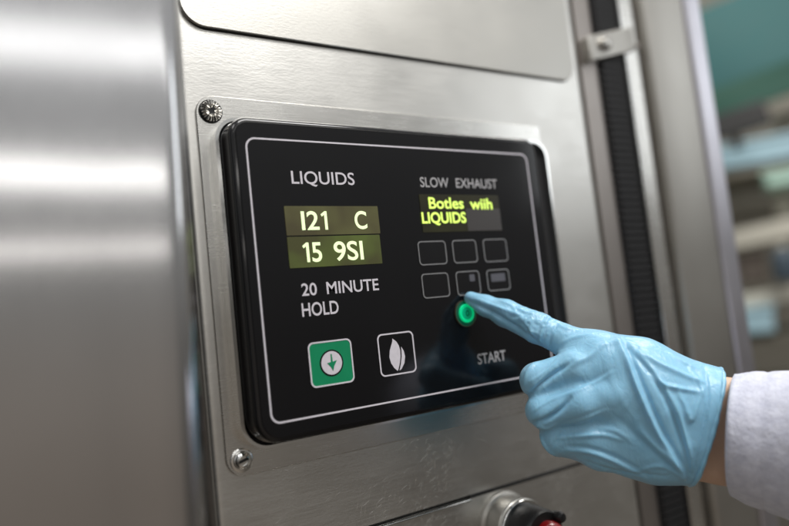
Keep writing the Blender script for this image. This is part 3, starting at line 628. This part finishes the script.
# folds in the glove skin: (polyline in layout px, half width px, height mm, kind) kind r = ridge, s = one sided fold
FOLDS = [
 ([(548, 400), (566, 394), (592, 384), (612, 372)], 4.0, 0.6, 's'),
 ([(556, 428), (580, 420), (606, 410)], 4.0, 0.5, 's'),
 ([(526, 372), (536, 364), (550, 356), (566, 350)], 2.2, 0.7, 'r'),
 ([(530, 382), (542, 374), (556, 362)], 1.8, 0.6, 'r'),
 ([(532, 412), (544, 404), (556, 398)], 1.8, 0.6, 'r'),
 ([(604, 352), (612, 380), (628, 410), (648, 436)], 5.5, 0.35, 'r'),
 ([(690, 368), (700, 384), (706, 404)], 2.0, 0.7, 'r'),
 ([(660, 436), (672, 452), (680, 472)], 2.4, 0.8, 'r'),
 ([(586, 462), (612, 470), (640, 474), (668, 476)], 2.6, -0.9, 'r'),
 ([(617, 338), (628, 362), (640, 392), (660, 436), (684, 476)], 6.5, 2.6, 's'),
 ([(630, 350), (650, 372), (668, 402), (684, 446), (690, 474)], 5.0, -1.6, 's'),
 ([(640, 352), (664, 366), (686, 376), (704, 382)], 4.0, 1.5, 'r'),
 ([(650, 374), (662, 384), (676, 388), (700, 392)], 3.4, 1.4, 'r'),
 ([(668, 352), (684, 362), (704, 371)], 3.0, 1.0, 'r'),
 ([(676, 388), (684, 404), (691, 420), (698, 402), (704, 388)], 3.4, 1.2, 'r'),
 ([(674, 398), (682, 424), (690, 456)], 3.6, 1.3, 'r'),
 ([(566, 366), (576, 362), (590, 356), (604, 344)], 5.0, 1.6, 'r'),
 ([(571, 364), (596, 388), (622, 404)], 13.0, 0.9, 'r'),
 ([(558, 438), (580, 436), (604, 435), (622, 440)], 3.4, 1.2, 'r'),
 ([(566, 450), (590, 452), (618, 462), (644, 476)], 5.0, 1.4, 's'),
 ([(600, 428), (618, 432), (632, 442)], 4.0, 0.9, 'r'),
 ([(640, 430), (662, 452), (684, 470)], 5.0, 1.5, 'r'),
 ([(620, 420), (650, 448), (680, 474)], 5.0, -1.0, 'r'),
 ([(528, 396), (540, 386), (556, 372), (572, 362)], 3.6, -3.2, 'r'),
 ([(532, 424), (546, 420), (560, 410), (570, 398)], 3.6, -3.2, 'r'),
 ([(537, 426), (546, 428), (556, 424)], 1.8, 1.2, 'r'),
 ([(537, 426), (541, 438), (548, 450), (556, 456)], 1.8, 1.3, 'r'),
 ([(520, 386), (527, 396), (530, 402)], 1.6, 0.8, 'r'),
 ([(552, 448), (556, 440), (560, 432)], 2.2, -0.9, 'r'),
 ([(546, 352), (535, 362), (527, 374), (524, 388)], 2.8, 0.8, 'r'),
 ([(556, 358), (545, 370), (536, 384)], 2.8, -0.7, 'r'),
 ([(466, 300), (484, 308), (504, 319), (524, 332), (542, 346)], 3.6, -1.9, 'r'),
 ([(476, 299), (500, 308), (520, 316), (534, 326)], 2.6, 0.9, 'r'),
 ([(540, 346), (541, 334), (546, 322), (552, 314)], 2.4, 1.1, 'r'),
 ([(522, 330), (534, 332), (541, 335)], 2.2, 0.8, 'r'),
 ([(534, 336), (528, 326), (520, 318)], 2.0, 0.8, 'r'),
 ([(549, 345), (551, 334), (558, 324)], 2.6, -1.2, 'r'),
 ([(512, 303), (520, 310), (530, 314), (540, 314)], 1.8, 0.8, 'r'),
 ([(500, 300), (512, 306), (516, 314)], 1.8, 0.7, 'r'),
 ([(556, 322), (566, 328), (580, 330)], 2.2, 0.7, 'r'),
 ([(560, 344), (572, 338), (592, 334)], 3.0, 0.7, 'r'),
 ([(598, 346), (622, 342), (648, 350)], 4.0, 0.8, 'r'),
 ([(640, 470), (662, 466), (684, 478)], 3.0, 1.0, 'r'),
 ([(705, 366), (708, 400), (702, 440), (693, 476)], 2.6, -1.5, 'r'),
]
def vnoise(Pt, scale, seed):
    """cheap smooth 3-D value noise"""
    g = np.random.default_rng(seed).random((24, 24, 24)); q = Pt*scale+50; i = np.floor(q).astype(int); fr = q-i; fr = fr*fr*(3-2*fr); i %= 24; j = (i+1) % 24
    r = 0
    for a in (0, 1):
        for b in (0, 1):
            for c in (0, 1):
                w = (fr[:, 0] if a else 1-fr[:, 0])*(fr[:, 1] if b else 1-fr[:, 1])*(fr[:, 2] if c else 1-fr[:, 2])
                r = r+w*g[(j if a else i)[:, 0], (j if b else i)[:, 1], (j if c else i)[:, 2]]
    return r
def fold(V, N):
    px = PW/2+F*V[:, 0]/V[:, 1]; py = PH/2-F*V[:, 2]/V[:, 1]; D = np.zeros(len(V)); face = np.clip(-N[:, 1]*1.6+0.35, 0, 1)
    for pts, w, amp, kind in FOLDS:
        pts = np.array(pts, float)
        # smooth the polyline (Catmull-Rom)
        e0 = np.vstack([2*pts[0]-pts[1], pts, 2*pts[-1]-pts[-2]]); cur = []
        for i in range(1, len(e0)-2):
            for u in np.linspace(0, 1, 6, endpoint=False):
                p0, p1, p2, p3 = e0[i-1:i+3]; cur.append(.5*((2*p1)+(-p0+p2)*u+(2*p0-5*p1+4*p2-p3)*u*u+(-p0+3*p1-3*p2+p3)*u**3))
        cur.append(e0[-2]); cur = np.array(cur); sl_ = np.linalg.norm(np.diff(cur, axis=0), axis=1); cum = np.concatenate([[0], np.cumsum(sl_)]); L = cum[-1]
        best = np.full(len(V), 1e9); tt = np.zeros(len(V)); sg = np.zeros(len(V))
        for i in range(len(cur)-1):
            ax, ay = cur[i]; bx_, by = cur[i+1]-cur[i]; l2 = bx_*bx_+by*by
            h = np.clip(((px-ax)*bx_+(py-ay)*by)/l2, 0, 1); dx = px-ax-h*bx_; dy = py-ay-h*by; d = np.hypot(dx, dy)
            m = d < best; best[m] = d[m]; tt[m] = (cum[i]+h[m]*sl_[i])/L; sg[m] = np.sign(bx_*dy-by*dx)[m]
        env = np.clip(np.sin(np.pi*np.clip(tt*0.9+0.05, 0, 1)), 0, 1)**0.6
        x = best/(0.66*w)
        D += 1.05*amp*mm*env*(np.exp(-x*x) if kind == 'r' else (np.exp(-(x*1.1)**2)*(sg > 0)+np.exp(-(x*2.0)**2)*(sg <= 0)-0.55*np.exp(-((x-1.1)*1.6)**2)*(sg <= 0)))*face
    # crinkled film round the index joint, fine slack elsewhere
    q = np.exp(-(((px-532)/30)**2+((py-320)/15)**2))
    cr_ = np.zeros(len(V))
    for sc_, a in ((190, 1.0), (340, 0.7), (560, 0.35)):
        Vw = V*[1, 1, 1.4]+0.0015*vnoise(V, 150, 5)[:, None]
        cr_ += a*(1-np.abs(2*vnoise(Vw, sc_, int(sc_))-1)*1.8)
    D += 0.62*mm*cr_*q
    D += 0.9*mm*(vnoise(V, 45, 3)-0.5)+0.22*mm*(1-np.abs(2*vnoise(V*[1, 1, .6], 90, 9)-1)*2)*np.clip((px-600)/60, 0.25, 1)
    w1_ = 1-np.abs(2*vnoise(V @ np.array([[.8, 0, .6], [0, 1, 0], [-.6, 0, .8]])*[1, 1, .35], 230, 31)-1)*2.2
    D += 0.16*mm*w1_*np.clip(vnoise(V, 60, 33)*2-0.6, 0, 1)
    return V+N*D[:, None]
person = thing('person', 'arm in grey knit sleeve and blue nitrile glove, index finger pressing near the green button', 'person', tuple(P(740, 432, .395)))
# materials of the person
m, n, l, b = newmat('blue_nitrile')
tcx = n.new('ShaderNodeTexCoord'); z1 = n.new('ShaderNodeTexNoise'); z1.inputs['Scale'].default_value = 45; z1.inputs['Detail'].default_value = 5; l.new(tcx.outputs['Object'], z1.inputs['Vector'])
mx = n.new('ShaderNodeMix'); mx.data_type = 'RGBA'; mx.inputs[6].default_value = (0.23, 0.52, 0.74, 1); mx.inputs[7].default_value = (0.33, 0.62, 0.82, 1)
l.new(z1.outputs['Fac'], mx.inputs[0]); l.new(mx.outputs[2], b.inputs['Base Color'])
b.inputs['Roughness'].default_value = 0.31; b.inputs['Subsurface Weight'].default_value = 0.25; b.inputs['Subsurface Radius'].default_value = (0.3, 0.7, 1.0); b.inputs['Subsurface Scale'].default_value = 0.003
b.inputs['Sheen Weight'].default_value = 0.15; b.inputs['Specular IOR Level'].default_value = 0.45
z2 = n.new('ShaderNodeTexNoise'); z2.inputs['Scale'].default_value = 900; z2.inputs['Detail'].default_value = 3; l.new(tcx.outputs['Object'], z2.inputs['Vector'])
mq = n.new('ShaderNodeMapping'); mq.inputs['Scale'].default_value = (1, 1, 0.5); l.new(tcx.outputs['Object'], mq.inputs['Vector'])
z3 = n.new('ShaderNodeTexNoise'); z3.inputs['Scale'].default_value = 190; z3.inputs['Detail'].default_value = 4; z3.inputs['Distortion'].default_value = 1.2; l.new(mq.outputs[0], z3.inputs['Vector'])
bb = n.new('ShaderNodeBump'); bb.inputs['Strength'].default_value = 0.12; bb.inputs['Distance'].default_value = 0.0004; l.new(z2.outputs['Fac'], bb.inputs['Height'])
b4 = n.new('ShaderNodeBump'); b4.inputs['Strength'].default_value = 0.38; b4.inputs['Distance'].default_value = 0.0012; l.new(z3.outputs['Fac'], b4.inputs['Height']); l.new(bb.outputs[0], b4.inputs['Normal']); l.new(b4.outputs[0], b.inputs['Normal'])
M['glove'] = m
m, n, l, b = newmat('skin')
tcx = n.new('ShaderNodeTexCoord'); z1 = n.new('ShaderNodeTexNoise'); z1.inputs['Scale'].default_value = 80; z1.inputs['Detail'].default_value = 6; l.new(tcx.outputs['Object'], z1.inputs['Vector'])
mx = n.new('ShaderNodeMix'); mx.data_type = 'RGBA'; mx.inputs[6].default_value = (0.66, 0.42, 0.28, 1); mx.inputs[7].default_value = (0.78, 0.53, 0.39, 1)
l.new(z1.outputs['Fac'], mx.inputs[0]); l.new(mx.outputs[2], b.inputs['Base Color']); b.inputs['Roughness'].default_value = 0.5
b.inputs['Subsurface Weight'].default_value = 0.2; b.inputs['Subsurface Radius'].default_value = (1, .35, .15); b.inputs['Subsurface Scale'].default_value = 0.004
z2 = n.new('ShaderNodeTexVoronoi'); z2.inputs['Scale'].default_value = 900; l.new(tcx.outputs['Object'], z2.inputs['Vector'])
bb = n.new('ShaderNodeBump'); bb.inputs['Strength'].default_value = 0.2; bb.inputs['Distance'].default_value = 0.0003; l.new(z2.outputs['Distance'], bb.inputs['Height']); l.new(bb.outputs[0], b.inputs['Normal'])
M['skin'] = m
m, n, l, b = newmat('grey_knit')
tcx = n.new('ShaderNodeTexCoord'); z1 = n.new('ShaderNodeTexNoise'); z1.inputs['Scale'].default_value = 170; z1.inputs['Detail'].default_value = 8; z1.inputs['Roughness'].default_value = 0.7; l.new(tcx.outputs['Object'], z1.inputs['Vector'])
mx = n.new('ShaderNodeValToRGB'); mx.color_ramp.elements[0].position = 0.32; mx.color_ramp.elements[0].color = (0.56, 0.58, 0.71, 1); mx.color_ramp.elements[1].position = 0.68; mx.color_ramp.elements[1].color = (0.76, 0.78, 0.90, 1)
l.new(z1.outputs['Fac'], mx.inputs[0]); l.new(mx.outputs[0], b.inputs['Base Color']); b.inputs['Roughness'].default_value = 0.95; b.inputs['Sheen Weight'].default_value = 0.4
z2 = n.new('ShaderNodeTexNoise'); z2.inputs['Scale'].default_value = 700; z2.inputs['Detail'].default_value = 4; l.new(tcx.outputs['Object'], z2.inputs['Vector'])
bb = n.new('ShaderNodeBump'); bb.inputs['Strength'].default_value = 0.7; bb.inputs['Distance'].default_value = 0.001; l.new(z2.outputs['Fac'], bb.inputs['Height']); l.new(bb.outputs[0], b.inputs['Normal'])
M['knit'] = m

V, Fq = build_hand(0.0015, 4.0, True, False)
V = relax(V, Fq, 2); mesh('body', toworld(V), Fq.tolist(), M['skin'], person, smooth=True)
V, Fq = build_hand(0.00078, 0.0, False, True)
V = relax(V, Fq, 3); V = fold(V, vnormals(V, Fq)); V = relax(V, Fq, 1, 0.4)
glove = mesh('glove', toworld(V), Fq.tolist(), M['glove'], person, smooth=True)
# rolled bead round the glove mouth: traced along the cut edge
def rim_points(V, n_):
    p0 = C3(706.5, 425, .4); nn = np.array([0.93, -0.28, -0.265]); nn /= np.linalg.norm(nn)
    near = V[np.abs((V-p0) @ nn) < 0.0012]; c = near.mean(0); e1 = np.cross(nn, [0, 1, 0]); e1 /= np.linalg.norm(e1); e2 = np.cross(nn, e1)
    a = np.arctan2((near-c) @ e2, (near-c) @ e1); r = np.hypot((near-c) @ e2, (near-c) @ e1); rr = np.zeros(n_)
    for i in range(n_):
        da = np.abs((a-(-math.pi+2*math.pi*i/n_)+math.pi) % (2*math.pi)-math.pi); q = r[da < 0.09]; rr[i] = q.max() if len(q) else np.nan
    rr = np.where(np.isnan(rr), np.nanmean(rr), rr)
    for _ in range(3): rr = (np.roll(rr, 1)+rr+np.roll(rr, -1))/3
    return [c+(rr[i]-0.0008)*(math.cos(-math.pi+2*math.pi*i/n_)*e1+math.sin(-math.pi+2*math.pi*i/n_)*e2) for i in range(n_)]
def torus_along(name, pts, r, mat, parent, nr=8, closed=True, rf=None):
    pts = np.array(pts); n_ = len(pts); v = []; f = []
    for i in range(n_):
        tg = pts[(i+1) % n_]-pts[i-1] if closed else pts[min(i+1, n_-1)]-pts[max(i-1, 0)]
        tg /= np.linalg.norm(tg); a = np.cross(tg, [0.3, 0.9, 0.2]); a /= np.linalg.norm(a); b_ = np.cross(tg, a); rr = r*(rf(i/n_) if rf else 1)
        for k_ in range(nr): an = 2*math.pi*k_/nr; v.append(pts[i]+rr*(math.cos(an)*a+math.sin(an)*b_))
    for i in range(n_ if closed else n_-1):
        for k_ in range(nr): a0, a1 = i*nr+k_, i*nr+(k_+1) % nr; b0, b1 = ((i+1) % n_)*nr+k_, ((i+1) % n_)*nr+(k_+1) % nr; f.append((a0, a1, b1, b0))
    return mesh(name, toworld(np.array(v)), f, mat, parent, smooth=True)
torus_along('cuff', rim_points(V, 120), 0.0013, M['glove'], glove, rf=lambda t_: 1+0.2*math.sin(44*t_)+0.1*math.sin(150*t_))

# sleeve: knitted tube with folded hem
def sleeve():
    nr, nl = 160, 130; v = []; f = []; base = []
    for j in range(nl+1):
        u = j/nl; x = 733+u*480; top = 374-38*u; bot = 496+(x-733)*0.44*(1-0.40*u)
        cy_, ry = (top+bot)/2, (bot-top)/2; s0 = .392-0.080*u
        for i in range(nr):
            a = 2*math.pi*i/nr; c, q = math.cos(a), math.sin(a)
            rs = (0.033+0.012*u)
            px = x-6*max(q, 0)*(1-u)+2.0*c*(1-u)
            base.append((px, cy_-ry*c, s0-rs*q, u, a))
    out = []
    for px, py, s_, u, a in base: out.append(C3(px, py, s_))
    out = np.array(out); cen = out.reshape(nl+1, nr, 3).mean(1, keepdims=True)
    N = (out.reshape(nl+1, nr, 3)-cen); N /= np.linalg.norm(N, axis=2, keepdims=True); N = N.reshape(-1, 3)
    uu = np.array([b_[3] for b_ in base]); aa = np.array([b_[4] for b_ in base])
    D = 0.0030*(vnoise(out*[1, 1, .7], 38, 21)-.5)+0.0005*(vnoise(out, 110, 22)-.5)+0.0005*(vnoise(out, 420, 23)-.5)
    D += -0.0006*np.exp(-((uu-0.070)/0.006)**2)+0.0010*np.exp(-((uu-0.035)/0.03)**2)
    D += 0.0022*np.sin(uu*40+np.sin(aa*2)*2)*np.clip((uu-0.08)*4, 0, 1)*0.6
    out = out+N*D[:, None]
    n0 = len(out); inner = out.reshape(nl+1, nr, 3)[:9]-(N.reshape(nl+1, nr, 3)[:9])*0.0042
    # rounded lip joining outside and inside
    lip = (out.reshape(nl+1, nr, 3)[0]+inner[0])/2+np.array([-0.0009, 0, 0])
    rows = [inner[8-k_] for k_ in range(9)]+[lip]+[out.reshape(nl+1, nr, 3)[k_] for k_ in range(nl+1)]
    v = np.concatenate(rows); R2 = len(rows)
    for j in range(R2-1):
        for i in range(nr): a, b_ = j*nr+i, j*nr+(i+1) % nr; f.append((a, b_, b_+nr, a+nr))
    f.append(tuple(range((R2-1)*nr, R2*nr)))
    return mesh('sleeve', toworld(v), f, M['knit'], person, smooth=True)
sleeve()
# consistent outward normals on the person's closed meshes
for o in [q for q in COL.objects if q.type == 'MESH' and q.name in ('body', 'glove', 'sleeve', 'cuff', 'bead')]:
    bm = bmesh.new(); bm.from_mesh(o.data); bmesh.ops.recalc_face_normals(bm, faces=bm.faces); bm.to_mesh(o.data); bm.free()
